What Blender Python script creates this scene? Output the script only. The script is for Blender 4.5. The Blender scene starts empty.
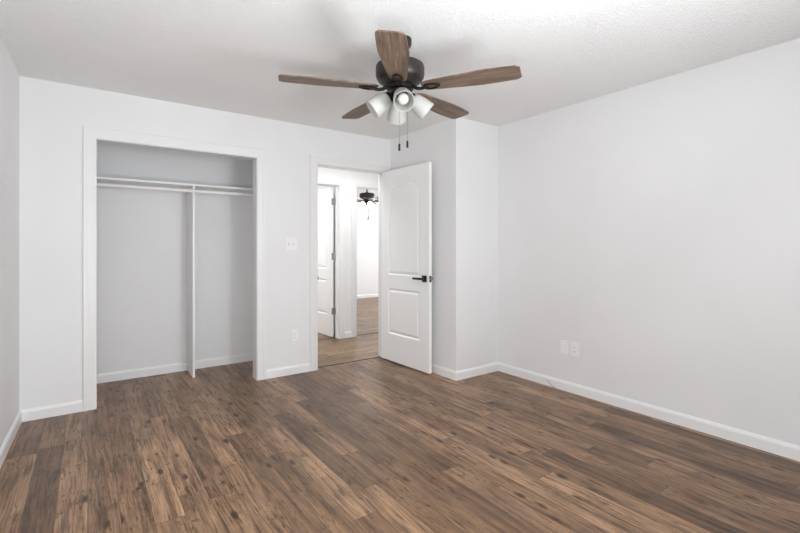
import bpy, bmesh, math, random
from math import sin, cos, pi, radians
from mathutils import Vector, Matrix
from mathutils.geometry import tessellate_polygon

S = bpy.context.scene
COL = S.collection

# ------------------------------------------------------------------ camera
cam_d = bpy.data.cameras.new('camera')
cam_d.sensor_width = 36.0
cam_d.lens = 19.70
cam_d.shift_y = -0.0237
cam_d.clip_start = 0.02
cam = bpy.data.objects.new('camera', cam_d)
cam.location = (0, 0, 1.23)
cam.rotation_euler = (radians(90), 0, radians(-35.5))
COL.objects.link(cam)
S.camera = cam

# ------------------------------------------------------------------ world, lights, exposure
W = bpy.data.worlds.new('sky')
S.world = W
W.use_nodes = True
bg = W.node_tree.nodes['Background']
bg.inputs[0].default_value = (0.93, 0.96, 1.0, 1)
bg.inputs[1].default_value = 1.0


def area(name, loc, rot, sx, sy, power, color=(1, 1, 1), shape='RECTANGLE', spread=180):
    d = bpy.data.lights.new(name, 'AREA')
    d.shape = shape
    d.size = sx
    if shape in ('RECTANGLE', 'ELLIPSE'):
        d.size_y = sy
    d.energy = power
    d.color = color
    d.spread = radians(spread)
    o = bpy.data.objects.new(name, d)
    o.location = loc
    o.rotation_euler = rot
    COL.objects.link(o)
    return o


# daylight through the bedroom window (in the wall behind the camera)
area('bedroom_window_daylight', (2.2, -0.44, 1.5), (radians(90), 0, 0), 1.5, 1.3, 9, (0.96, 1.0, 1.03))
# stand-ins for the photographer's flash: a head, a ceiling bounce, an added low fill
area('flash_head', (1.47, 0.05, 1.5), (radians(84), 0, radians(54)), 0.34, 0.34, 20, (0.957, 1.0, 1.028), 'DISK')
area('flash_bounce', (1.4, 0.0, 1.15), (radians(136), 0, radians(40)), 1.3, 0.35, 41, (0.957, 1.0, 1.028))
area('added_fill', (-0.1, -0.1, 0.8), (radians(88), 0, radians(-50)), 0.3, 0.3, 21, (0.957, 1.0, 1.028), 'DISK')
# ceiling lamps of the hall and of the room left of it
area('hall_ceiling_lamp', (2.7, 4.42, 2.39), (0, 0, 0), 1.8, 0.3, 15, (0.985, 1.0, 0.99))
area('side_room_ceiling_lamp', (1.7, 6.3, 2.39), (0, 0, 0), 0.35, 0.35, 32, (0.98, 1.0, 1.0), 'DISK')
# unseen light added to brighten the far bedroom; no window behind it
area('far_bedroom_fill', (7.1, 7.0, 1.5), (0, radians(90), 0), 1.2, 1.6, 76, (0.96, 1.0, 1.03))

vs = S.view_settings
vs.view_transform = 'Standard'
vs.look = 'None'
vs.gamma = 1.0
vs.use_curve_mapping = False
vs.exposure = 0.18
S.cycles.use_denoising = True
S.cycles.max_bounces = 16
S.cycles.diffuse_bounces = 10
S.cycles.sample_clamp_indirect = 6.0


# ------------------------------------------------------------------ node helpers
class NT:
    def __init__(self, name):
        self.m = bpy.data.materials.new(name)
        self.m.use_nodes = True
        self.t = self.m.node_tree
        self.b = self.t.nodes['Principled BSDF']
        self.out = self.t.nodes['Material Output']

    def n(self, typ, **kw):
        nd = self.t.nodes.new(typ)
        for k, v in kw.items():
            setattr(nd, k, v)
        return nd

    def l(self, a, b):
        self.t.links.new(a, b)

    def put(self, sock, v):
        if isinstance(v, bpy.types.NodeSocket):
            self.l(v, sock)
        else:
            sock.default_value = v

    def math(self, op, a, b=0.0, c=0.0):
        nd = self.n('ShaderNodeMath', operation=op)
        self.put(nd.inputs[0], a)
        self.put(nd.inputs[1], b)
        self.put(nd.inputs[2], c)
        return nd.outputs[0]

    def coords(self, which='Object'):
        return self.n('ShaderNodeTexCoord').outputs[which]

    def sep(self, v):
        nd = self.n('ShaderNodeSeparateXYZ')
        self.l(v, nd.inputs[0])
        return nd.outputs

    def comb(self, x, y, z):
        nd = self.n('ShaderNodeCombineXYZ')
        for i, v in enumerate((x, y, z)):
            self.put(nd.inputs[i], v)
        return nd.outputs[0]

    def noise(self, vec, scale, detail=3.0, rough=0.5, dist=0.0):
        nd = self.n('ShaderNodeTexNoise')
        self.l(vec, nd.inputs['Vector'])
        nd.inputs['Scale'].default_value = scale
        nd.inputs['Detail'].default_value = detail
        nd.inputs['Roughness'].default_value = rough
        nd.inputs['Distortion'].default_value = dist
        return nd.outputs['Fac']

    def ramp(self, fac, stops):
        nd = self.n('ShaderNodeValToRGB')
        e = nd.color_ramp.elements
        while len(e) < len(stops):
            e.new(0.5)
        for i, (p, c) in enumerate(stops):
            e[i].position = p
            e[i].color = (c[0], c[1], c[2], 1) if len(c) == 3 else c
        self.l(fac, nd.inputs[0])
        return nd.outputs[0]

    def mix(self, fac, a, b, mode='MIX'):
        nd = self.n('ShaderNodeMix', data_type='RGBA', blend_type=mode)
        self.put(nd.inputs[0], fac)
        self.put(nd.inputs[6], a)
        self.put(nd.inputs[7], b)
        return nd.outputs[2]

    def bump(self, h, strength, dist):
        nd = self.n('ShaderNodeBump')
        nd.inputs['Strength'].default_value = strength
        nd.inputs['Distance'].default_value = dist
        self.l(h, nd.inputs['Height'])
        self.l(nd.outputs[0], self.b.inputs['Normal'])


def painted(name, col, rough=0.55, scale=180.0, strength=0.12, dist=0.002, var=0.02):
    k = NT(name)
    c = k.coords()
    f = k.noise(c, 1.3, 2)
    lo = tuple(x * (1 - var) for x in col)
    hi = tuple(min(1, x * (1 + var)) for x in col)
    k.l(k.ramp(f, [(0.3, lo), (0.7, hi)]), k.b.inputs['Base Color'])
    k.b.inputs['Roughness'].default_value = rough
    k.bump(k.noise(c, scale, 3), strength, dist)
    return k.m


M_WALL = painted('wall_paint', (0.79, 0.79, 0.795), 0.6)
M_TRIM = painted('trim_paint', (0.84, 0.84, 0.84), 0.32, 60, 0.03, 0.001, 0.008)
M_CASING = painted('casing_paint', (0.795, 0.795, 0.795), 0.36, 60, 0.03, 0.001, 0.008)
M_DOOR = painted('door_paint', (0.88, 0.88, 0.88), 0.35, 90, 0.04, 0.001, 0.008)
M_PLATE = painted('plate_plastic', (0.86, 0.86, 0.85), 0.3, 50, 0.01, 0.0005, 0.005)
M_SHELF = painted('shelf_paint', (0.86, 0.86, 0.86), 0.4, 60, 0.03, 0.001, 0.008)

# knock-down textured ceiling
k = NT('ceiling_texture')
c = k.coords()
blob = k.ramp(k.noise(c, 85, 4, 0.6, 0.3), [(0.40, (0, 0, 0)), (0.60, (1, 1, 1))])
k.b.inputs['Base Color'].default_value = (0.91, 0.91, 0.91, 1)
k.b.inputs['Roughness'].default_value = 0.85
k.bump(blob, 0.72, 0.0055)
M_CEIL = k.m


def metal(name, col, rough, metallic=1.0):
    k = NT(name)
    c = k.coords()
    f = k.noise(c, 40, 3)
    k.l(k.ramp(f, [(0.3, tuple(x * 0.85 for x in col)), (0.7, tuple(x * 1.15 for x in col))]), k.b.inputs['Base Color'])
    k.b.inputs['Roughness'].default_value = rough
    k.b.inputs['Metallic'].default_value = metallic
    return k.m


M_BRONZE = metal('dark_bronze', (0.05, 0.044, 0.042), 0.42, 0.7)
M_BLACK = metal('black_metal', (0.018, 0.017, 0.017), 0.4, 0.6)
M_NICKEL = metal('satin_nickel', (0.42, 0.41, 0.40), 0.35, 1.0)
M_CHAIN = metal('chain_metal', (0.22, 0.2, 0.19), 0.4, 0.9)
M_DARK = metal('slot_dark', (0.30, 0.30, 0.30), 0.6, 0.0)
M_STRIP = metal('strip_dark', (0.05, 0.033, 0.022), 0.5, 0.0)


def planks(name, along, pw, pl, tones, gain=1.32, rough=0.32):
    """vinyl planks: random tone per board, long grain, knots"""
    k = NT(name)
    s = k.sep(k.coords())
    u, v = (s[0], s[1]) if along == 'Y' else (s[1], s[0])
    uu = k.math('DIVIDE', u, pw)
    ci = k.math('FLOOR', uu)
    fu = k.math('FRACT', uu)
    wn = k.n('ShaderNodeTexWhiteNoise', noise_dimensions='1D')
    k.l(k.math('ADD', ci, 13.37), wn.inputs['W'])
    vv = k.math('ADD', k.math('DIVIDE', v, pl), wn.outputs['Value'])
    ri = k.math('FLOOR', vv)
    fv = k.math('FRACT', vv)
    wn2 = k.n('ShaderNodeTexWhiteNoise', noise_dimensions='2D')
    k.l(k.comb(ci, ri, 0), wn2.inputs['Vector'])
    r1 = wn2.outputs['Value']
    rc = k.n('ShaderNodeSeparateColor')
    k.l(wn2.outputs['Color'], rc.inputs[0])
    r2 = rc.outputs[1]
    # grain coordinates, shifted per board
    gx = k.math('ADD', u, k.math('MULTIPLY', r1, 31.0))
    gy = k.math('ADD', v, k.math('MULTIPLY', r2, 57.0))
    wob = k.noise(k.comb(k.math('MULTIPLY', gx, 3.0), k.math('MULTIPLY', gy, 1.6), 1.0), 1.0, 2)
    gx = k.math('ADD', gx, k.math('MULTIPLY', wob, 0.05))
    broad = k.noise(k.comb(k.math('MULTIPLY', gx, 24.0), k.math('MULTIPLY', gy, 1.3), 0), 1.0, 4, 0.6, 0.5)
    fine = k.noise(k.comb(k.math('MULTIPLY', gx, 130.0), k.math('MULTIPLY', gy, 3.6), 0), 1.0, 4, 0.7, 0.25)
    patch = k.noise(k.comb(k.math('MULTIPLY', gx, 7.0), k.math('MULTIPLY', gy, 3.0), 3.3), 1.0, 4, 0.65, 0.5)
    base = k.ramp(r1, [(0.0, tones[0]), (0.35, tones[1]), (0.7, tones[2]), (1.0, tones[3])])
    f1 = k.ramp(broad, [(0.32, (0.58, 0.55, 0.52)), (0.47, (1, 1, 1)), (0.68, (1.28, 1.26, 1.22))])
    f2 = k.ramp(fine, [(0.36, (0.56, 0.53, 0.51)), (0.50, (1, 1, 1)), (0.66, (1.26, 1.25, 1.23))])
    f3 = k.ramp(patch, [(0.30, (0.66, 0.63, 0.60)), (0.53, (1, 1, 1)), (0.75, (1.14, 1.13, 1.12))])
    col = k.mix(1.0, base, f1, 'MULTIPLY')
    col = k.mix(1.0, col, f2, 'MULTIPLY')
    col = k.mix(1.0, col, f3, 'MULTIPLY')
    # dark streaks and knots
    vo = k.n('ShaderNodeTexVoronoi')
    vo.inputs['Scale'].default_value = 1.0
    k.l(k.comb(k.math('MULTIPLY', gx, 11.0), k.math('MULTIPLY', gy, 4.2), 0.0), vo.inputs['Vector'])
    jit = k.noise(k.comb(k.math('MULTIPLY', gx, 60.0), k.math('MULTIPLY', gy, 22.0), 0), 1.0, 3)
    kd = k.math('ADD', vo.outputs['Distance'], k.math('MULTIPLY', k.math('SUBTRACT', jit, 0.5), 0.16))
    vr = k.n('ShaderNodeSeparateColor')
    k.l(vo.outputs['Color'], vr.inputs[0])
    keep = k.math('GREATER_THAN', vr.outputs[0], 0.45)
    knot = k.math('MULTIPLY', k.ramp(kd, [(0.09, (1, 1, 1)), (0.21, (0, 0, 0))]), keep)
    col = k.mix(k.math('MULTIPLY', knot, 0.85), col, (0.038, 0.022, 0.013, 1))
    st = k.noise(k.comb(k.math('MULTIPLY', gx, 55.0), k.math('MULTIPLY', gy, 4.5), 7.0), 1.0, 3, 0.55, 0.5)
    sm = k.math('MULTIPLY', k.ramp(st, [(0.57, (0, 0, 0)), (0.63, (1, 1, 1))]), k.ramp(patch, [(0.46, (1, 1, 1)), (0.60, (0, 0, 0))]))
    col = k.mix(k.math('MULTIPLY', sm, 0.6), col, (0.052, 0.030, 0.018, 1))
    fl = k.noise(k.comb(k.math('MULTIPLY', gx, 75.0), k.math('MULTIPLY', gy, 17.0), 11.0), 1.0, 2, 0.5, 0.3)
    fg = k.noise(k.comb(k.math('MULTIPLY', gx, 6.0), k.math('MULTIPLY', gy, 2.2), 19.0), 1.0, 2)
    fm = k.math('MULTIPLY', k.ramp(fl, [(0.60, (0, 0, 0)), (0.66, (1, 1, 1))]), k.ramp(fg, [(0.46, (0, 0, 0)), (0.58, (1, 1, 1))]))
    col = k.mix(k.math('MULTIPLY', fm, 0.7), col, (0.045, 0.027, 0.016, 1))
    # board joints
    eu = k.math('MINIMUM', fu, k.math('SUBTRACT', 1.0, fu))
    ev = k.math('MINIMUM', fv, k.math('SUBTRACT', 1.0, fv))
    ju = k.math('LESS_THAN', eu, 0.0013 / pw)
    jv = k.math('LESS_THAN', ev, 0.0016 / pl)
    j = k.math('MAXIMUM', ju, jv)
    col = k.mix(k.math('MULTIPLY', j, 0.6), col, (0.05, 0.032, 0.02, 1))
    gm = k.n('ShaderNodeGamma')
    k.l(col, gm.inputs[0])
    gm.inputs[1].default_value = 1.15
    g = k.mix(1.0, gm.outputs[0], (gain, gain, gain, 1), 'MULTIPLY')
    k.l(g, k.b.inputs['Base Color'])
    k.l(k.math('ADD', rough, k.math('MULTIPLY', fine, 0.12)), k.b.inputs['Roughness'])
    k.b.inputs['Specular IOR Level'].default_value = 0.4
    h = k.math('SUBTRACT', k.math('MULTIPLY', fine, 0.4), j)
    k.bump(h, 0.12, 0.0015)
    return k.m


TONES = [(0.142, 0.088, 0.053), (0.202, 0.128, 0.079), (0.255, 0.165, 0.103), (0.320, 0.209, 0.132)]
M_FLOOR = planks('bedroom_planks', 'Y', 0.122, 1.22, TONES)
TONES2 = [(0.20, 0.135, 0.084), (0.225, 0.153, 0.096), (0.25, 0.17, 0.107), (0.28, 0.19, 0.12)]
M_FLOOR2 = planks('hall_planks', 'X', 0.122, 1.22, TONES2)

# weathered oak of the fan blades (grain along local x)
k = NT('weathered_oak')
s = k.sep(k.coords())
oi = k.n('ShaderNodeObjectInfo').outputs['Random']
sx = k.math('ADD', s[0], k.math('MULTIPLY', oi, 17.0))
g1 = k.noise(k.comb(k.math('MULTIPLY', sx, 4.0), k.math('MULTIPLY', s[1], 55.0), 0), 1.0, 5, 0.65, 0.8)
g2 = k.noise(k.comb(k.math('MULTIPLY', sx, 9.0), k.math('MULTIPLY', s[1], 210.0), 0), 1.0, 3, 0.6, 0.3)
col = k.ramp(g1, [(0.28, (0.042, 0.025, 0.016)), (0.5, (0.150, 0.098, 0.066)), (0.72, (0.285, 0.198, 0.140))])
col = k.mix(1.0, col, k.ramp(g2, [(0.3, (0.6, 0.58, 0.56)), (0.55, (1, 1, 1))]), 'MULTIPLY')
k.l(col, k.b.inputs['Base Color'])
k.b.inputs['Roughness'].default_value = 0.5
k.bump(g1, 0.1, 0.001)
M_BLADE = k.m

# frosted glass shades
k = NT('frosted_glass')
c = k.coords()
k.l(k.ramp(k.noise(c, 25, 3), [(0.3, (0.66, 0.66, 0.63)), (0.7, (0.73, 0.73, 0.70))]), k.b.inputs['Base Color'])
k.b.inputs['Roughness'].default_value = 0.3
tr = k.n('ShaderNodeBsdfTranslucent')
tr.inputs[0].default_value = (0.74, 0.74, 0.71, 1)
mx = k.n('ShaderNodeMixShader')
mx.inputs[0].default_value = 0.35
k.l(k.b.outputs[0], mx.inputs[1])
k.l(tr.outputs[0], mx.inputs[2])
k.l(mx.outputs[0], k.out.inputs[0])
M_FROST = k.m
M_BULB = painted('bulb_glass', (0.62, 0.61, 0.57), 0.25, 20, 0.0, 0.0001, 0.004)


def glow(name, col, strength, base=(0.9, 0.88, 0.84)):
    k = NT(name)
    c = k.coords()
    k.l(k.ramp(k.noise(c, 20, 2), [(0.3, tuple(x * 0.97 for x in base)), (0.7, base)]), k.b.inputs['Base Color'])
    k.b.inputs['Emission Color'].default_value = (*col, 1)
    k.b.inputs['Emission Strength'].default_value = strength
    return k.m


M_FROST_LIT = glow('frosted_glass_lit', (1.0, 0.97, 0.93), 6.0)
M_BULB_LIT = glow('bulb_lit', (1.0, 0.95, 0.86), 40.0)

k = NT('clear_pane')
c = k.coords()
tr = k.n('ShaderNodeBsdfTransparent')
gl = k.n('ShaderNodeBsdfGlossy')
gl.inputs['Roughness'].default_value = 0.02
fr = k.n('ShaderNodeFresnel')
fr.inputs[0].default_value = 1.45
mx = k.n('ShaderNodeMixShader')
k.l(fr.outputs[0], mx.inputs[0])
k.l(tr.outputs[0], mx.inputs[1])
k.l(gl.outputs[0], mx.inputs[2])
k.l(mx.outputs[0], k.out.inputs[0])
M_PANE = k.m


# ------------------------------------------------------------------ mesh helpers
def obj(name, bm, mat, parent=None, smooth=False):
    me = bpy.data.meshes.new(name)
    bmesh.ops.recalc_face_normals(bm, faces=bm.faces)
    bm.to_mesh(me)
    bm.free()
    me.materials.append(mat)
    if smooth:
        me.polygons.foreach_set('use_smooth', [True] * len(me.polygons))
        me.set_sharp_from_angle(angle=radians(38))
    o = bpy.data.objects.new(name, me)
    COL.objects.link(o)
    if parent is not None:
        o.parent = parent
    return o


def tag(o, label, cat=None, group=None, kind=None):
    o['label'] = label
    if cat:
        o['category'] = cat
    if group:
        o['group'] = group
    if kind:
        o['kind'] = kind
    return o


def empty(name, loc=(0, 0, 0), rz=0.0):
    o = bpy.data.objects.new(name, None)
    o.empty_display_size = 0.1
    o.location = loc
    o.rotation_euler = (0, 0, rz)
    COL.objects.link(o)
    return o


def box(bm, x0, x1, y0, y1, z0, z1, bevel=0.0, M=None):
    t = bmesh.new()
    vs_ = [t.verts.new((x, y, z)) for z in (z0, z1) for y in (y0, y1) for x in (x0, x1)]
    for f in ((0, 1, 3, 2), (4, 6, 7, 5), (0, 4, 5, 1), (2, 3, 7, 6), (0, 2, 6, 4), (1, 5, 7, 3)):
        t.faces.new([vs_[i] for i in f])
    bmesh.ops.recalc_face_normals(t, faces=t.faces)
    if bevel > 0:
        bmesh.ops.bevel(t, geom=list(t.edges), offset=bevel, segments=2, affect='EDGES', profile=0.5)
    merge(bm, t, M)


def merge(bm, t, M=None):
    if M is not None:
        bmesh.ops.transform(t, matrix=M, verts=t.verts)
    me = bpy.data.meshes.new('tmp')
    t.to_mesh(me)
    t.free()
    bm.from_mesh(me)
    bpy.data.meshes.remove(me)


def lathe(bm, prof, seg=40, M=None):
    """closed or open profile of (r, z) turned about z"""
    t = bmesh.new()
    rings = []
    for r, z in prof:
        if r < 1e-6:
            rings.append([t.verts.new((0, 0, z))])
        else:
            rings.append([t.verts.new((r * cos(2 * pi * i / seg), r * sin(2 * pi * i / seg), z)) for i in range(seg)])
    for a, b in zip(rings, rings[1:]):
        if len(a) == 1 and len(b) == 1:
            continue
        for i in range(seg):
            j = (i + 1) % seg
            if len(a) == 1:
                t.faces.new((a[0], b[j], b[i]))
            elif len(b) == 1:
                t.faces.new((a[i], a[j], b[0]))
            else:
                t.faces.new((a[i], a[j], b[j], b[i]))
    merge(bm, t, M)


def tube(bm, pts, r, seg=10, M=None):
    t = bmesh.new()
    pts = [Vector(p) for p in pts]
    rings = []
    up = Vector((0.13, 0.31, 0.94)).normalized()
    for i, p in enumerate(pts):
        d = (pts[min(i + 1, len(pts) - 1)] - pts[max(i - 1, 0)]).normalized()
        a = d.cross(up)
        if a.length < 0.05:
            a = d.cross(Vector((1, 0, 0)))
        a.normalize()
        b = d.cross(a)
        rr = r[i] if isinstance(r, (list, tuple)) else r
        rings.append([t.verts.new(p + a * rr * cos(2 * pi * k_ / seg) + b * rr * sin(2 * pi * k_ / seg)) for k_ in range(seg)])
    for a, b in zip(rings, rings[1:]):
        for i in range(seg):
            j = (i + 1) % seg
            t.faces.new((a[i], a[j], b[j], b[i]))
    t.faces.new(rings[0])
    t.faces.new(list(reversed(rings[-1])))
    merge(bm, t, M)


def extrude_profile(bm, prof, p0, p1, nrm, miter0=0.0, miter1=0.0):
    """profile of (out, z) swept from p0 to p1 on the floor; nrm = direction out of the wall;
    miter: lengthening (+) or shortening (-) per unit of out"""
    p0, p1, nrm = Vector((*p0, 0)), Vector((*p1, 0)), Vector((*nrm, 0))
    d = (p1 - p0).normalized()
    t = bmesh.new()
    a = [t.verts.new(p0 + nrm * o_ - d * (miter0 * o_) + Vector((0, 0, z))) for o_, z in prof]
    b = [t.verts.new(p1 + nrm * o_ + d * (miter1 * o_) + Vector((0, 0, z))) for o_, z in prof]
    n = len(prof)
    for i in range(n):
        j = (i + 1) % n
        t.faces.new((a[i], a[j], b[j], b[i]))
    t.faces.new(a)
    t.faces.new(list(reversed(b)))
    merge(bm, t)


def struct(name, bm, mat, label, cat, parent=None):
    o = obj(name, bm, mat, parent)
    tag(o, label, cat, kind='structure')
    return o


# ------------------------------------------------------------------ dimensions
XL, XR = -0.392, 3.345            # left / right bedroom walls
YB, YR = 4.07, -0.25            # closet/door wall, wall behind the camera
WT = 0.12
H = 2.44
CX0, CX1, CH = 0.056, 1.273, 2.058      # closet opening
CYB, CXR = 4.82, 1.50                              # closet back
DX0, DX1, DH = 1.885, 2.690, 2.067      # bedroom door opening
BX, BY = 2.777, 3.00                     # bump-out corner
HY = 5.28                               # hall far wall
L0, L1, LH = 1.95, 2.757, 2.065         # side-room opening
R0, R1, RH = 3.030, 3.84, 2.065         # far bedroom opening
FY = 9.19                               # far bedroom end wall
XE = 5.0                                # hall right end
W0, W1, WZ0, WZ1 = 1.5, 2.9, 0.9, 2.1   # window


def xwall(bm, x0, x1, y0, y1, openings, h=H):
    """wall along x, openings (x0, x1, z0, z1)"""
    x = x0
    for a, b, z0, z1 in sorted(openings):
        if a > x:
            box(bm, x, a, y0, y1, 0, h)
        if z0 > 0:
            box(bm, a, b, y0, y1, 0, z0)
        box(bm, a, b, y0, y1, z1, h)
        x = b
    if x1 > x:
        box(bm, x, x1, y0, y1, 0, h)


# ------------------------------------------------------------------ structure
bm = bmesh.new()
box(bm, -0.6, 3.45, -0.37, YB + 0.07, -0.1, 0)
box(bm, -0.5, CXR + 0.05, YB + 0.07, 4.92, -0.1, 0)
struct('floor', bm, M_FLOOR, 'brown wood-look plank floor of the empty bedroom and its closet', 'floor')
bm = bmesh.new()
box(bm, CXR + 0.05, XE + 0.1, YB + 0.07, HY + 0.06, -0.1, 0)
struct('floor_hall', bm, M_FLOOR2, 'tan plank floor of the hall beyond the open door', 'floor')
bm = bmesh.new()
box(bm, 0.5, 7.7, HY + 0.06, FY + 0.15, -0.1, 0)
struct('floor_far_bedroom', bm, M_FLOOR2, 'plank floor of the room with the lit fan beyond the hall', 'floor')
bm = bmesh.new()
box(bm, -0.6, 7.7, -0.37, FY + 0.15, H, H + 0.1)
struct('ceiling', bm, M_CEIL, 'white textured ceiling over the bedroom', 'ceiling')

bm = bmesh.new()
box(bm, XL - WT, XL, -0.37, 4.92, 0, H)
for v in bm.verts:                      # this wall runs slightly out of square
    v.co.x -= (YB - v.co.y) * 0.022
struct('wall_left', bm, M_WALL, 'plain white wall at the left edge of the photo', 'wall')
bm = bmesh.new()
box(bm, XR, XR + WT, -0.37, BY, 0, H)
struct('wall_right', bm, M_WALL, 'long bare white wall on the right with two wall plates', 'wall')
bm = bmesh.new()
xwall(bm, XL, XE, YB, YB + WT, [(CX0 - 0.018, CX1 + 0.018, 0, CH + 0.018), (DX0 - 0.018, DX1 + 0.018, 0, DH + 0.018)])
struct('wall_back', bm, M_WALL, 'white wall holding the open closet and the bedroom doorway', 'wall')
bm = bmesh.new()
box(bm, BX, XR + WT, BY, YB, 0, H)
struct('wall_bump', bm, M_WALL, 'boxed-out white wall corner behind the open door', 'wall')
bm = bmesh.new()
xwall(bm, XL - 0.11, XR, YR - WT, YR, [(W0, W1, WZ0, WZ1)])
struct('wall_rear', bm, M_WALL, 'white wall with the window, opposite the closet', 'wall')
bm = bmesh.new()
box(bm, XL, CXR, CYB, CYB + 0.1, 0, H)
struct('wall_closet_back', bm, M_WALL, 'grey shaded back wall inside the closet', 'wall')
bm = bmesh.new()
box(bm, CXR, CXR + 0.1, YB + WT, HY, 0, H)
struct('wall_closet_right', bm, M_WALL, 'right end wall inside the closet', 'wall')
bm = bmesh.new()
xwall(bm, CXR, XE + 0.1, HY, HY + WT, [(L0 - 0.018, L1 + 0.018, 0, LH + 0.018), (R0 - 0.018, R1 + 0.018, 0, RH + 0.018)])
struct('wall_hall', bm, M_WALL, 'white far wall of the hall with two openings', 'wall')
bm = bmesh.new()
box(bm, XE, XE + 0.1, YB + WT, HY, 0, H)
struct('wall_hall_right', bm, M_WALL, 'white end wall of the hall hidden behind the open door', 'wall')
bm = bmesh.new()
box(bm, 0.5, 7.7, FY, FY + 0.12, 0, H)
struct('wall_far', bm, M_WALL, 'white end wall of the room with the lit fan', 'wall')
bm = bmesh.new()
box(bm, 2.86, 2.95, HY + WT, FY, 0, H)
struct('wall_partition', bm, M_WALL, 'white partition between the two rooms across the hall', 'wall')
bm = bmesh.new()
box(bm, 0.5, 0.6, HY + WT, FY, 0, H)
box(bm, 0.5, CXR, HY, HY + WT, 0, H)
struct('wall_side_room', bm, M_WALL, 'white wall of the side room left across the hall', 'wall')
bm = bmesh.new()
box(bm, 7.6, 7.7, HY + WT, FY, 0, H)
box(bm, XE + 0.1, 7.7, HY, HY + WT, 0, H)
struct('wall_far_right', bm, M_WALL, 'right wall of the room with the lit fan', 'wall')

# ---- window behind the camera
w = empty('window_1', ((W0 + W1) / 2, YR, WZ0))
tag(w, 'white double-hung window in the wall opposite the closet', 'window', kind='structure')
hw, hh = (W1 - W0) / 2, WZ1 - WZ0
bm = bmesh.new()
for a, b, z0, z1 in ((-hw, -hw + 0.045, 0, hh), (hw - 0.045, hw, 0, hh), (-hw + 0.045, hw - 0.045, 0, 0.045), (-hw + 0.045, hw - 0.045, hh - 0.045, hh)):
    box(bm, a, b, -0.1, -0.03, z0, z1)
obj('window_frame', bm, M_TRIM, w)
for z0, z1, y in ((0.045, hh / 2 + 0.02, -0.06), (hh / 2 - 0.02, hh - 0.045, -0.09)):
    bm = bmesh.new()
    a, b = -hw + 0.045, hw - 0.045
    for p in ((a, a + 0.03, z0, z1), (b - 0.03, b, z0, z1), (a + 0.03, b - 0.03, z0, z0 + 0.035), (a + 0.03, b - 0.03, z1 - 0.035, z1)):
        box(bm, p[0], p[1], y - 0.014, y + 0.014, p[2], p[3])
    sash = obj('sash', bm, M_TRIM, w)
    bm = bmesh.new()
    box(bm, a + 0.03, b - 0.03, y - 0.002, y + 0.002, z0 + 0.035, z1 - 0.035)
    obj('pane', bm, M_PANE, sash)
bm = bmesh.new()
box(bm, -hw - 0.05, hw + 0.05, -0.028, 0.05, -0.022, 0.0, 0.004)
obj('window_sill', bm, M_TRIM, w)

# ---- baseboards
BB = [(0, 0), (0.014, 0), (0.014, 0.064), (0.011, 0.072), (0.0065, 0.080), (0.004, 0.084), (0, 0.084)]
e = 0.0005


def baseboard(name, runs, label, skew=0.0):
    bm = bmesh.new()
    for r in runs:
        extrude_profile(bm, BB, *r)
    for v in bm.verts:
        v.co.x -= (YB - v.co.y) * skew
    return struct(name, bm, M_TRIM, label, 'baseboard')


CW, CT = 0.086, 0.017       # casing width, thickness
baseboard('baseboard_left', [((XL, YR), (XL, YB), (1, 0), -1, -1)], 'white baseboard along the left wall', 0.022)
baseboard('baseboard_right', [((XR, YR), (XR, BY), (-1, 0), -1, -1)], 'white baseboard running along the bare right wall')
baseboard('baseboard_back', [((XL, YB), (CX0 - CW, YB), (0, -1), -1, 0), ((CX1 + CW, YB), (DX0 - CW, YB), (0, -1), 0, 0)],
          'white baseboard pieces either side of the closet opening')
baseboard('baseboard_bump', [((BX, YB - CT), (BX, BY), (-1, 0), 0, 1), ((BX, BY), (XR, BY), (0, -1), 1, -1)],
          'white baseboard wrapping the boxed-out corner')
baseboard('baseboard_rear', [((XL, YR), (XR, YR), (0, 1), -1, -1)], 'white baseboard under the window')
baseboard('baseboard_closet', [((XL, CYB), (CXR, CYB), (0, -1), -1, -1), ((CXR, CYB), (CXR, YB + WT), (-1, 0), -1, 0)],
          'white baseboard inside the closet')
baseboard('baseboard_hall', [((L1 + CW - 0.012, HY), (R0 - CW + 0.012, HY), (0, -1), 0, 0), ((CXR + 0.1, HY), (L0 - CW + 0.012, HY), (0, -1), 0, 0),
                             ((R1 + CW, HY), (XE, HY), (0, -1), 0, 0)], 'white baseboard on the far wall of the hall')
baseboard('baseboard_far', [((2.95, FY), (7.6, FY), (0, -1), 0, 0)], 'white baseboard at the end wall of the room with the lit fan')


# ---- casings and jambs
def casing(bm, x0, x1, h, y, sgn, w_=CW, left=True, right=True):
    """flat casing with an eased inner and thicker outer edge around an opening in a wall along x.
    y wall face, sgn = -1 out of the wall towards -y"""
    prof = [(0.004, 0.0), (0.004, 0.010), (0.010, 0.0125), (w_ * 0.62, 0.0145), (w_ * 0.70, CT), (w_ - 0.004, CT), (w_, CT - 0.004), (w_, 0.0)]
    path = []
    for o_, t_ in prof:
        path.append(((x0 - o_, 0.0), (x0 - o_, h + o_), (x1 + o_, h + o_), (x1 + o_, 0.0), t_))
    t = bmesh.new()
    rings = []
    for k_ in range(4):
        rings.append([t.verts.new((p[k_][0], y + sgn * p[4], p[k_][1])) for p in path])
    n = len(prof)
    lo, hi = (0 if left else 1), (3 if right else 2)
    for k_ in range(lo, hi):
        a, b = rings[k_], rings[k_ + 1]
        for i in range(n):
            j = (i + 1) % n
            t.faces.new((a[i], a[j], b[j], b[i]))
    t.faces.new(rings[lo])
    t.faces.new(list(reversed(rings[hi])))
    merge(bm, t)


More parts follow.
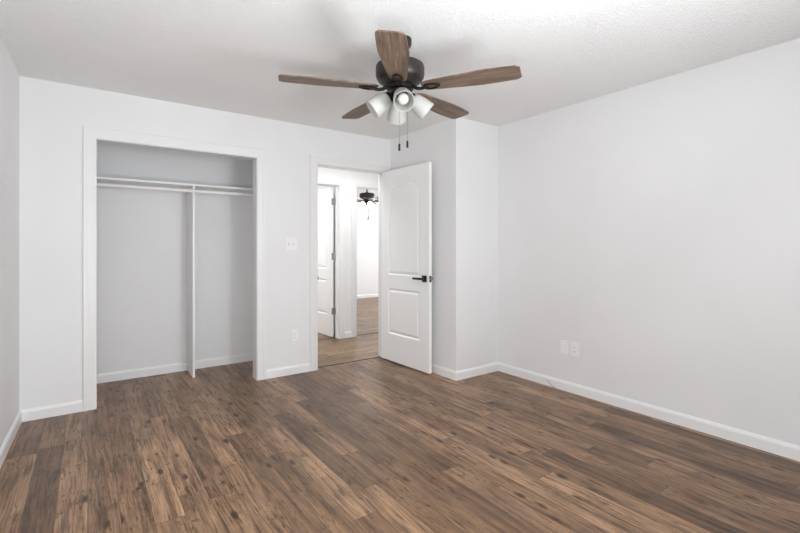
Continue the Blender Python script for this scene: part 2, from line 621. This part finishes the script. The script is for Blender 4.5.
def jamb(bm, x0, x1, h, y0, y1, stop_y=None):
    t = 0.018
    box(bm, x0 - t, x0, y0, y1, 0, h)
    box(bm, x1, x1 + t, y0, y1, 0, h)
    box(bm, x0 - t, x1 + t, y0, y1, h, h + t)
    if stop_y:
        a, b = stop_y
        box(bm, x0, x0 + 0.010, a, b, 0, h - 0.01)
        box(bm, x1 - 0.010, x1, a, b, 0, h - 0.01)
        box(bm, x0, x1, a, b, h - 0.010, h)


bm = bmesh.new()
casing(bm, CX0, CX1, CH, YB, -1)
struct('trim_1', bm, M_CASING, 'white casing around the doorless closet opening', 'trim')
bm = bmesh.new()
jamb(bm, CX0, CX1, CH, YB - 0.0005, YB + WT)
struct('trim_2', bm, M_CASING, 'white jamb lining inside the closet opening', 'trim')
bm = bmesh.new()
casing(bm, DX0, DX1, DH, YB, -1)
casing(bm, DX0, DX1, DH, YB + WT, 1)
struct('trim_3', bm, M_CASING, 'white casing around the bedroom doorway', 'trim')
bm = bmesh.new()
jamb(bm, DX0, DX1, DH, YB - 0.0005, YB + WT + 0.0005, (YB + 0.040, YB + 0.075))
tr3 = struct('trim_4', bm, M_CASING, 'white jamb lining the bedroom doorway', 'trim')
bm = bmesh.new()
box(bm, DX0 - 0.0005, DX0 + 0.0022, YB + 0.002, YB + 0.034, 0.895, 0.955)
box(bm, DX0 - 0.001, DX0 + 0.003, YB - 0.022, YB + 0.004, 0.908, 0.942, 0.001)
o = obj('strike_plate', bm, M_NICKEL, tr3)
o['label'] = 'satin metal strike plate on the left jamb'
bm = bmesh.new()
casing(bm, L0, L1, LH, HY, -1, 0.085)
struct('trim_5', bm, M_CASING, 'white casing around the side room doorway across the hall', 'trim')
bm = bmesh.new()
jamb(bm, L0, L1, LH, HY - 0.0005, HY + WT, (HY + 0.045, HY + 0.075))
struct('trim_6', bm, M_CASING, 'white jamb of the side room doorway across the hall', 'trim')
bm = bmesh.new()
casing(bm, R0, R1, RH, HY, -1, 0.085)
struct('trim_7', bm, M_CASING, 'white casing around the opening to the room with the lit fan', 'trim')
bm = bmesh.new()
jamb(bm, R0, R1, RH, HY - 0.0005, HY + WT)
struct('trim_8', bm, M_CASING, 'white jamb of the opening to the room with the lit fan', 'trim')
# floor transition strips
for nm, x0, x1, y, lab in (('trim_9', DX0 + 0.011, DX1 - 0.011, YB + 0.07, 'thin dark floor strip under the bedroom doorway'),
                           ('trim_10', R0 + 0.001, R1 - 0.001, HY + 0.06, 'thin dark floor strip at the opening to the room with the lit fan'),
                           ('trim_11', L0 + 0.011, L1 - 0.011, HY + 0.06, 'thin dark floor strip at the side room doorway')):
    bm = bmesh.new()
    box(bm, x0, x1, y - 0.009, y + 0.009, 0.0, 0.004, 0.0015)
    struct(nm, bm, M_STRIP, lab, 'floor strip')


# ------------------------------------------------------------------ doors
def panel_outline(x0, x1, z0, z1, rise):
    pts = [(x0, z0), (x1, z0), (x1, z1)]
    if rise > 0:
        n = 20
        for i in range(1, n):
            s_ = 1 - 2 * i / n          # from +1 to -1
            pts.append(((x0 + x1) / 2 + s_ * (x1 - x0) / 2, z1 + rise * (1 - abs(s_) ** 2.3)))
    pts.append((x0, z1))
    return pts


def inset(pts, d):
    n = len(pts)
    out = []
    for i in range(n):
        p0, p1, p2 = Vector(pts[i - 1]), Vector(pts[i]), Vector(pts[(i + 1) % n])
        d1, d2 = (p1 - p0).normalized(), (p2 - p1).normalized()
        n1, n2 = Vector((-d1.y, d1.x)), Vector((-d2.y, d2.x))
        m = (n1 + n2)
        m = m / max(m.length_squared, 1e-9) * 2
        out.append(tuple(p1 + m * d))
    return out


def door_leaf(w_, h_, t_):
    """moulded two-panel arch-top leaf; hinge edge at x=0, y 0..t, both faces moulded"""
    bm = bmesh.new()
    holes = [panel_outline(0.128, w_ - 0.142, 0.292, 0.780, 0.0), panel_outline(0.128, w_ - 0.142, 0.925, 1.835, 0.075)]
    outer = [(0, 0), (w_, 0), (w_, h_), (0, h_)]
    ringspec = [(0.0, 0.0), (0.004, 0.0045), (0.011, 0.0100), (0.020, 0.0100), (0.038, 0.0018), (0.046, 0.0008)]
    for y, s_ in ((0.0, 1), (t_, -1)):
        loops = [outer] + holes
        flat = [p for lp in loops for p in lp]
        vs_ = [bm.verts.new((p[0], y, p[1])) for p in flat]
        tris = tessellate_polygon([[Vector((p[0], p[1], 0)) for p in lp] for lp in loops])
        for tri in tris:
            try:
                bm.faces.new([vs_[i] for i in tri])
            except ValueError:
                pass
        base = 4
        for hl in holes:
            prev = vs_[base:base + len(hl)]
            base += len(hl)
            for d, dep in ringspec[1:]:
                ins = inset(hl, d)
                cur = [bm.verts.new((p[0], y + s_ * dep, p[1])) for p in ins]
                for i in range(len(cur)):
                    j = (i + 1) % len(cur)
                    bm.faces.new((prev[i], prev[j], cur[j], cur[i]))
                prev = cur
            bm.faces.new(prev)
        if y == 0.0:
            first = vs_[:4]
        else:
            for i in range(4):
                j = (i + 1) % 4
                bm.faces.new((first[i], first[j], vs_[j], vs_[i]))
    return bm


def lever(bm, x, y, z, sgn, dirx):
    """square rose, neck and straight lever on the face at y, sticking out in sgn*y"""
    y1 = y + sgn * 0.009
    box(bm, x - 0.032, x + 0.032, min(y, y1), max(y, y1), z - 0.032, z + 0.032, 0.002)
    R = Matrix.Translation((x, y + sgn * 0.008, z)) @ Matrix.Rotation(-sgn * pi / 2, 4, 'X')
    lathe(bm, [(0, 0), (0.013, 0), (0.011, 0.012), (0.010, 0.050), (0.0, 0.050)], 20, R)
    ya, yb = sorted((y + sgn * 0.048, y + sgn * 0.062))
    xa, xb = sorted((x - dirx * 0.012, x + dirx * 0.118))
    box(bm, xa, xb, ya, yb, z - 0.010, z + 0.010, 0.003)


def hinge(bm, x, y, z):
    tube(bm, [(x, y, z - 0.045), (x, y, z - 0.015)], 0.0065, 12)
    tube(bm, [(x, y, z - 0.0145), (x, y, z + 0.0145)], 0.0065, 12)
    tube(bm, [(x, y, z + 0.015), (x, y, z + 0.045)], 0.0065, 12)
    lathe(bm, [(0, 0.0), (0.0045, 0.0), (0.0055, 0.003), (0.003, 0.007), (0, 0.008)], 12, Matrix.Translation((x, y, z + 0.045)))


DW, DT = 0.80, 0.035
# bedroom door: local x runs from the hinge to the free edge, local y = 0 is the room-side face
d1 = empty('door_1', (DX1 - 0.004, YB + 0.004, 0.0), radians(180 + 92.0))
tag(d1, 'white two-panel arch-top door standing open beside the boxed-out corner', 'door', kind='structure')
bm = door_leaf(DW - 0.004, 2.047, DT)
bmesh.ops.transform(bm, matrix=Matrix.Translation((0.003, -DT, 0.012)), verts=bm.verts)
obj('door_leaf', bm, M_DOOR, d1)
bm = bmesh.new()
lever(bm, DW - 0.066, -DT, 0.925, -1, -1)
o = obj('door_handle', bm, M_BLACK, d1, True)
o['label'] = 'black lever handle with square rose on the hall side'
bm = bmesh.new()
lever(bm, DW - 0.066, 0.0, 0.925, 1, -1)
o = obj('door_handle', bm, M_BLACK, d1, True)
o['label'] = 'black lever handle on the room side'
bm = bmesh.new()
box(bm, DW - 0.0012, DW + 0.0006, -DT + 0.005, -0.005, 0.895, 0.955)
lp = obj('latch_plate', bm, M_BLACK, d1)
lp['label'] = 'dark latch plate on the door edge'
bm = bmesh.new()
box(bm, DW, DW + 0.011, -DT / 2 - 0.007, -DT / 2 + 0.007, 0.915, 0.935, 0.002)
obj('latch_bolt', bm, M_NICKEL, lp)
for z in (0.25, 1.03, 1.84):
    bm = bmesh.new()
    hinge(bm, -0.001, 0.0085, z)
    box(bm, 0.0008, 0.003, -DT + 0.004, 0.003, z - 0.045, z + 0.045)
    obj('hinge', bm, M_NICKEL, d1, True)

# side room door, opened away from the hall, seen past its hinge side
d2 = empty('door_2', (L1 - 0.004, HY + WT + 0.006, 0.0), radians(90 + 3.0))
tag(d2, 'white panel door open into the side room across the hall', 'door', kind='structure')
bm = door_leaf(0.79, 2.045, DT)
bmesh.ops.transform(bm, matrix=Matrix.Translation((0.006, 0.012, 0.012)), verts=bm.verts)
obj('door_leaf', bm, M_DOOR, d2)
for z in (0.36, 1.11, 1.86):
    bm = bmesh.new()
    hinge(bm, 0.0, 0.0, z)
    box(bm, -0.034, -0.004, -0.001, 0.0015, z - 0.045, z + 0.045)
    box(bm, 0.0035, 0.006, 0.003, 0.043, z - 0.045, z + 0.045)
    o = obj('hinge', bm, M_NICKEL, d2, True)
    o['label'] = 'satin metal hinge'
bm = bmesh.new()
lever(bm, 0.79 - 0.06, 0.047, 0.925, 1, -1)
obj('door_handle', bm, M_BLACK, d2, True)

# ------------------------------------------------------------------ closet fittings
SZ = 1.835
bm = bmesh.new()
box(bm, XL, CXR, 4.515, CYB, SZ - 0.020, SZ, 0.0015)
o = obj('closet_shelf', bm, M_SHELF)
tag(o, 'long white shelf board across the top of the closet', 'shelf')
bm = bmesh.new()
yf, yb = 4.505, CYB - 0.0145
prof = [(yf, 0.0), (yb, 0.0), (yb, SZ - 0.021), (yf, SZ - 0.021), (yf, 1.785), (yf + 0.045, 1.785), (yf + 0.045, 1.748), (yf, 1.748)]
t = bmesh.new()
a = [t.verts.new((0.808, y, z)) for y, z in prof]
b = [t.verts.new((0.827, y, z)) for y, z in prof]
n = len(prof)
for i in range(n):
    j = (i + 1) % n
    t.faces.new((a[i], a[j], b[j], b[i]))
tri = tessellate_polygon([[Vector((y, z, 0)) for y, z in prof]])
for f in tri:
    t.faces.new([a[i] for i in f])
    t.faces.new([b[i] for i in f])
merge(bm, t)
o = obj('divider_panel', bm, M_SHELF)
tag(o, 'white upright divider panel under the closet shelf', 'divider panel')
rod = empty('clothes_rod', (0.5, yf + 0.022, 1.767))
tag(rod, 'white round clothes rod hung below the closet shelf', 'clothes rod')
bm = bmesh.new()
tube(bm, [(XL - 0.5, 0, 0), (CXR - 0.5, 0, 0)], 0.0165, 20)
obj('rod', bm, M_SHELF, rod, True)
for x, s_ in ((XL - 0.5, 1), (CXR - 0.5, -1)):
    bm = bmesh.new()
    lathe(bm, [(0, 0), (0.030, 0), (0.030, 0.006), (0.022, 0.012), (0.0185, 0.018), (0.0167, 0.018)], 24,
          Matrix.Translation((x, 0, 0)) @ Matrix.Rotation(s_ * pi / 2, 4, 'Y'))
    obj('end_socket', bm, M_SHELF, rod, True)


# ------------------------------------------------------------------ wall plates
def plate_base(root, w_, h_, screws):
    """local frame: x along the wall, y out of the wall, z up; centred"""
    bm = bmesh.new()
    box(bm, -w_ / 2, w_ / 2, 0, 0.0055, -h_ / 2, h_ / 2, 0.0022)
    obj('plate', bm, M_PLATE, root)
    for x, z in screws:
        bm = bmesh.new()
        R = Matrix.Translation((x, 0.0052, z)) @ Matrix.Rotation(-pi / 2, 4, 'X')
        lathe(bm, [(0, 0), (0.0036, 0), (0.0030, 0.0012), (0, 0.0016)], 14, R)
        obj('screw', bm, M_PLATE, root, True)


def duplex(root):
    for z in (0.0195, -0.0195):
        bm = bmesh.new()
        R = Matrix.Translation((0, 0.0050, z)) @ Matrix.Rotation(-pi / 2, 4, 'X')
        lathe(bm, [(0, 0), (0.0168, 0), (0.0168, 0.0016), (0.0158, 0.0024), (0, 0.0024)], 28, R)
        rec = obj('receptacle', bm, M_PLATE, root, True)
        bm = bmesh.new()
        for x, hh_ in ((-0.0063, 0.0095), (0.0063, 0.0078)):
            box(bm, x - 0.0011, x + 0.0011, 0.0070, 0.0078, z + 0.003 - hh_ / 2, z + 0.003 + hh_ / 2)
        lathe(bm, [(0, 0), (0.0026, 0), (0.0026, 0.0006), (0, 0.0006)], 12, Matrix.Translation((0, 0.0072, z - 0.0075)) @ Matrix.Rotation(-pi / 2, 4, 'X'))
        obj('slot', bm, M_DARK, rec)


# switch plate between closet and door
sw = empty('light_switch', (1.605, YB, 1.262), pi)
tag(sw, 'white double toggle switch plate between closet and doorway', 'light switch')
plate_base(sw, 0.116, 0.118, [(-0.023, 0.030), (0.023, 0.030), (-0.023, -0.030), (0.023, -0.030)])
for x in (-0.023, 0.023):
    bm = bmesh.new()
    R = Matrix.Translation((x, 0.005, 0)) @ Matrix.Rotation(radians(28), 4, 'X')
    box(bm, -0.0045, 0.0045, -0.002, 0.017, -0.0065, 0.0045, 0.001, R)
    tg = obj('toggle', bm, M_PLATE, sw)
    bm = bmesh.new()
    for p in ((x - 0.0065, x - 0.0052, -0.013, 0.013), (x + 0.0052, x + 0.0065, -0.013, 0.013), (x - 0.0052, x + 0.0052, -0.013, -0.0117), (x - 0.0052, x + 0.0052, 0.0117, 0.013)):
        box(bm, p[0], p[1], 0.0050, 0.0060, p[2], p[3])
    obj('toggle_surround', bm, M_DARK, tg)

ou = empty('outlet', (1.640, YB, 0.372), pi)
tag(ou, 'white duplex outlet low on the wall between closet and doorway', 'outlet')
plate_base(ou, 0.070, 0.115, [(0, 0)])
duplex(ou)

# the two plates on the right wall (out of the wall = -x)
p1 = empty('wall_plate', (XR, 2.249, 0.372), pi / 2)
tag(p1, 'blank white wall plate on the right wall, the one nearer the corner', 'wall plate')
plate_base(p1, 0.070, 0.115, [(0, 0.0415), (0, -0.0415)])
bm = bmesh.new()
box(bm, -0.0165, 0.0165, 0.0050, 0.0070, -0.033, 0.033, 0.0008)
obj('insert', bm, M_PLATE, p1)
p2 = empty('outlet', (XR, 2.150, 0.371), pi / 2)
tag(p2, 'white duplex outlet on the right wall beside a blank plate', 'outlet')
plate_base(p2, 0.070, 0.115, [(0, 0)])
duplex(p2)

# ------------------------------------------------------------------ stub of wire at the foot of the right wall
wr = empty('wire_stub', (XR - 0.014, 2.415, 0.045))
tag(wr, 'thin grey wire stub poking out at the foot of the right wall', 'wire')
bm = bmesh.new()
tube(bm, [(0.002, 0, 0.0), (-0.008, -0.016, 0.002), (-0.016, -0.036, -0.008), (-0.022, -0.062, -0.022), (-0.026, -0.084, -0.032)], 0.0024, 10)
obj('cable', bm, M_NICKEL, wr, True)
bm = bmesh.new()
tube(bm, [(-0.026, -0.084, -0.032), (-0.031, -0.108, -0.0395)], [0.0050, 0.0048], 12)
o = obj('connector', bm, M_DARK, wr, True)
o['label'] = 'dark end connector'


# ------------------------------------------------------------------ ceiling fans
def blade_mesh():
    bm = bmesh.new()
    r0, r1 = 0.135, 0.682
    ns = 26
    up, lo = [], []
    for i in range(ns + 1):
        s_ = i / ns
        r = r0 + (r1 - r0) * s_
        wd = 0.042 + 0.034 * min(1, (s_ / 0.62)) ** 0.75
        if s_ > 0.62:
            wd -= 0.010 * ((s_ - 0.62) / 0.38) ** 1.6
        if s_ < 0.06:
            wd *= 0.70 + 0.30 * math.sqrt(s_ / 0.06)
        if s_ > 0.965:
            q = (s_ - 0.965) / 0.035
            wd -= 0.016 * (1 - math.sqrt(max(0, 1 - q * q)))
        up.append((r, wd))
        lo.append((r, -wd))
    pts = lo + list(reversed(up))
    th = 0.0075
    a = [bm.verts.new((x, y, 0)) for x, y in pts]
    b = [bm.verts.new((x, y, th)) for x, y in pts]
    n = len(pts)
    for i in range(n):
        j = (i + 1) % n
        bm.faces.new((a[i], a[j], b[j], b[i]))
    m = ns + 1
    for i in range(m - 1):
        for v in (a, b):
            bm.faces.new((v[i], v[i + 1], v[n - 2 - i], v[n - 1 - i]))
    return bm


PITCH = radians(-7)
BZ = 2.149
LIGHT_Z = 2.104


def make_fan(loc, rz, label, group, lit, drop=0.0):
    f = empty('ceiling_fan', (loc[0], loc[1], H), rz)
    tag(f, label, 'ceiling fan', group)
    dz = -H - drop

    def lz(name, prof, mat, parent, seg=48):
        bm = bmesh.new()
        lathe(bm, [(r, z - H if z > 2.38 else z + dz) for r, z in prof], seg)
        return obj(name, bm, mat, parent, True)

    lz('canopy', [(0, H), (0.068, H), (0.068, 2.418), (0.063, 2.402), (0.048, 2.390), (0.022, 2.386), (0, 2.386)], M_BRONZE, f)
    lz('downrod', [(0, 2.388), (0.013, 2.388), (0.013, 2.318), (0.026, 2.312), (0.030, 2.290), (0, 2.290)], M_BRONZE, f, 24)
    lz('motor_housing', [(0, 2.296), (0.060, 2.296), (0.126, 2.292), (0.138, 2.286), (0.142, 2.276), (0.142, 2.232), (0.139, 2.218), (0.128, 2.200),
                         (0.110, 2.190), (0.088, 2.176), (0.070, 2.171), (0, 2.171)], M_BRONZE, f)
    hub = lz('rotor_hub', [(0, 2.172), (0.075, 2.172), (0.078, 2.166), (0.078, 2.150), (0.070, 2.146), (0, 2.146)], M_BLACK, f)
    sw_ = lz('switch_housing', [(0, 2.148), (0.046, 2.148), (0.056, 2.140), (0.058, 2.112), (0.050, 2.092), (0.034, 2.080), (0.030, 2.070), (0.014, 2.066), (0.012, 2.056), (0, 2.053)], M_BLACK, f)
    # blades with their irons
    for i in range(5):
        a = radians(72 * i)
        bm = blade_mesh()
        bl = obj('blade', bm, M_BLADE, f, False)
        bl.location = (0, 0, BZ + dz)
        bl.rotation_euler = Matrix.Rotation(a, 3, 'Z').to_euler()
        R = Matrix.Rotation(a, 3, 'Z') @ Matrix.Rotation(PITCH, 3, 'X')
        bl.rotation_euler = R.to_euler()
        bm = bmesh.new()
        # arm, from under the rotor hub out to the blade's root
        tube(bm, [(0.060, 0, 0.014), (0.085, 0, 0.008), (0.105, 0, -0.006), (0.130, 0, -0.0105), (0.155, 0, -0.0085)], [0.013, 0.012, 0.010, 0.009, 0.008], 12)
        # open pointed loop and screw pads under the blade
        loop = []
        for q in range(25):
            t_ = 2 * pi * q / 24
            loop.append((0.192 + 0.044 * cos(t_), 0.026 * sin(t_) * (1 - 0.25 * cos(t_)), -0.0055))
        tube(bm, loop, 0.0055, 8)
        for px, py in ((0.165, 0.019), (0.165, -0.019), (0.233, 0.0)):
            lathe(bm, [(0, -0.0115), (0.006, -0.0110), (0.010, -0.009), (0.010, -0.0005), (0, -0.0005)], 14, Matrix.Translation((px, py, 0)))
        box(bm, 0.150, 0.175, -0.022, 0.022, -0.0075, -0.0008, 0.002)
        obj('blade_iron', bm, M_BLACK, bl, True)
    # light kit: four bell shades
    Mfix = M_FROST_LIT if lit else M_FROST
    Mb = M_BULB_LIT if lit else M_BULB
    for i in range(4):
        a = LIGHT_A + radians(90 * i)
        base = Matrix.Rotation(a, 4, 'Z') @ Matrix.Translation((0.056, 0, LIGHT_Z + dz + 0.006)) @ Matrix.Rotation(radians(128), 4, 'Y') @ Matrix.Scale(1.07, 4)
        bm = bmesh.new()
        tube(bm, [(0.030, 0, LIGHT_Z + dz + 0.010), (0.044, 0, LIGHT_Z + dz + 0.013), (0.056, 0, LIGHT_Z + dz + 0.006)], [0.011, 0.011, 0.013], 12, Matrix.Rotation(a, 4, 'Z'))
        lathe(bm, [(0, -0.008), (0.014, -0.008), (0.027, 0.0), (0.031, 0.010), (0.031, 0.024), (0, 0.024)], 28, base)
        arm = obj('lamp_arm', bm, M_BLACK, f, True)
        bm = bmesh.new()
        outp = [(0.026, 0.016), (0.035, 0.020), (0.043, 0.034), (0.048, 0.058), (0.052, 0.090), (0.0545, 0.118), (0.0550, 0.127)]
        inn = [(r - 0.0035, z) for r, z in reversed(outp)]
        lathe(bm, outp + [(0.0532, 0.1285)] + inn, 40, base)
        sh = obj('lamp_shade', bm, Mfix, f, True)
        bm = bmesh.new()
        lathe(bm, [(0.013, 0.022), (0.014, 0.045), (0.020, 0.058), (0.028, 0.074), (0.030, 0.086), (0.027, 0.098), (0.018, 0.108), (0, 0.112)], 28, base)
        obj('bulb', bm, Mb, f, True)
    # pull chains
    for cx_, cy_, z0, z1 in CHAINS:
        bm = bmesh.new()
        tube(bm, [(cx_ * 0.75, cy_ * 0.75, 2.078 + dz), (cx_, cy_, z0 - 0.03 + dz), (cx_, cy_, z1 + dz)], 0.0012, 6)
        nb = int((z0 - z1) / 0.012)
        for q in range(nb):
            bmesh.ops.create_icosphere(bm, subdivisions=1, radius=0.0020, matrix=Matrix.Translation((cx_, cy_, z1 + 0.012 * q + dz)))
        ch = obj('pull_chain', bm, M_CHAIN, f)
        bm = bmesh.new()
        lathe(bm, [(0, z1 + dz), (0.0035, z1 - 0.001 + dz), (0.0062, z1 - 0.008 + dz), (0.0066, z1 - 0.036 + dz), (0.0045, z1 - 0.043 + dz), (0, z1 - 0.044 + dz)], 16, Matrix.Translation((cx_, cy_, 0)))
        obj('chain_fob', bm, M_BLACK, ch, True)
    return f


# angles are relative to the fan's own rotation
FAN_A = radians(14.8)
LIGHT_A = radians(-35.5 + 8.0) - FAN_A
_c, _s = cos(radians(-35.5) - FAN_A), sin(radians(-35.5) - FAN_A)
CHAINS = [(-0.004 * _c + 0.045 * _s, -0.004 * _s - 0.045 * _c, 2.072, 1.826), (0.043 * _c - 0.02 * _s, 0.043 * _s + 0.02 * _c, 2.072, 1.858)]
make_fan((1.481, 2.076), FAN_A, 'bronze ceiling fan with five oak blades and four frosted shades overhead', None, False)
make_fan((4.31, 7.12), FAN_A + radians(33), 'small lit ceiling fan seen through the doorway in the room beyond', None, True, 0.035)
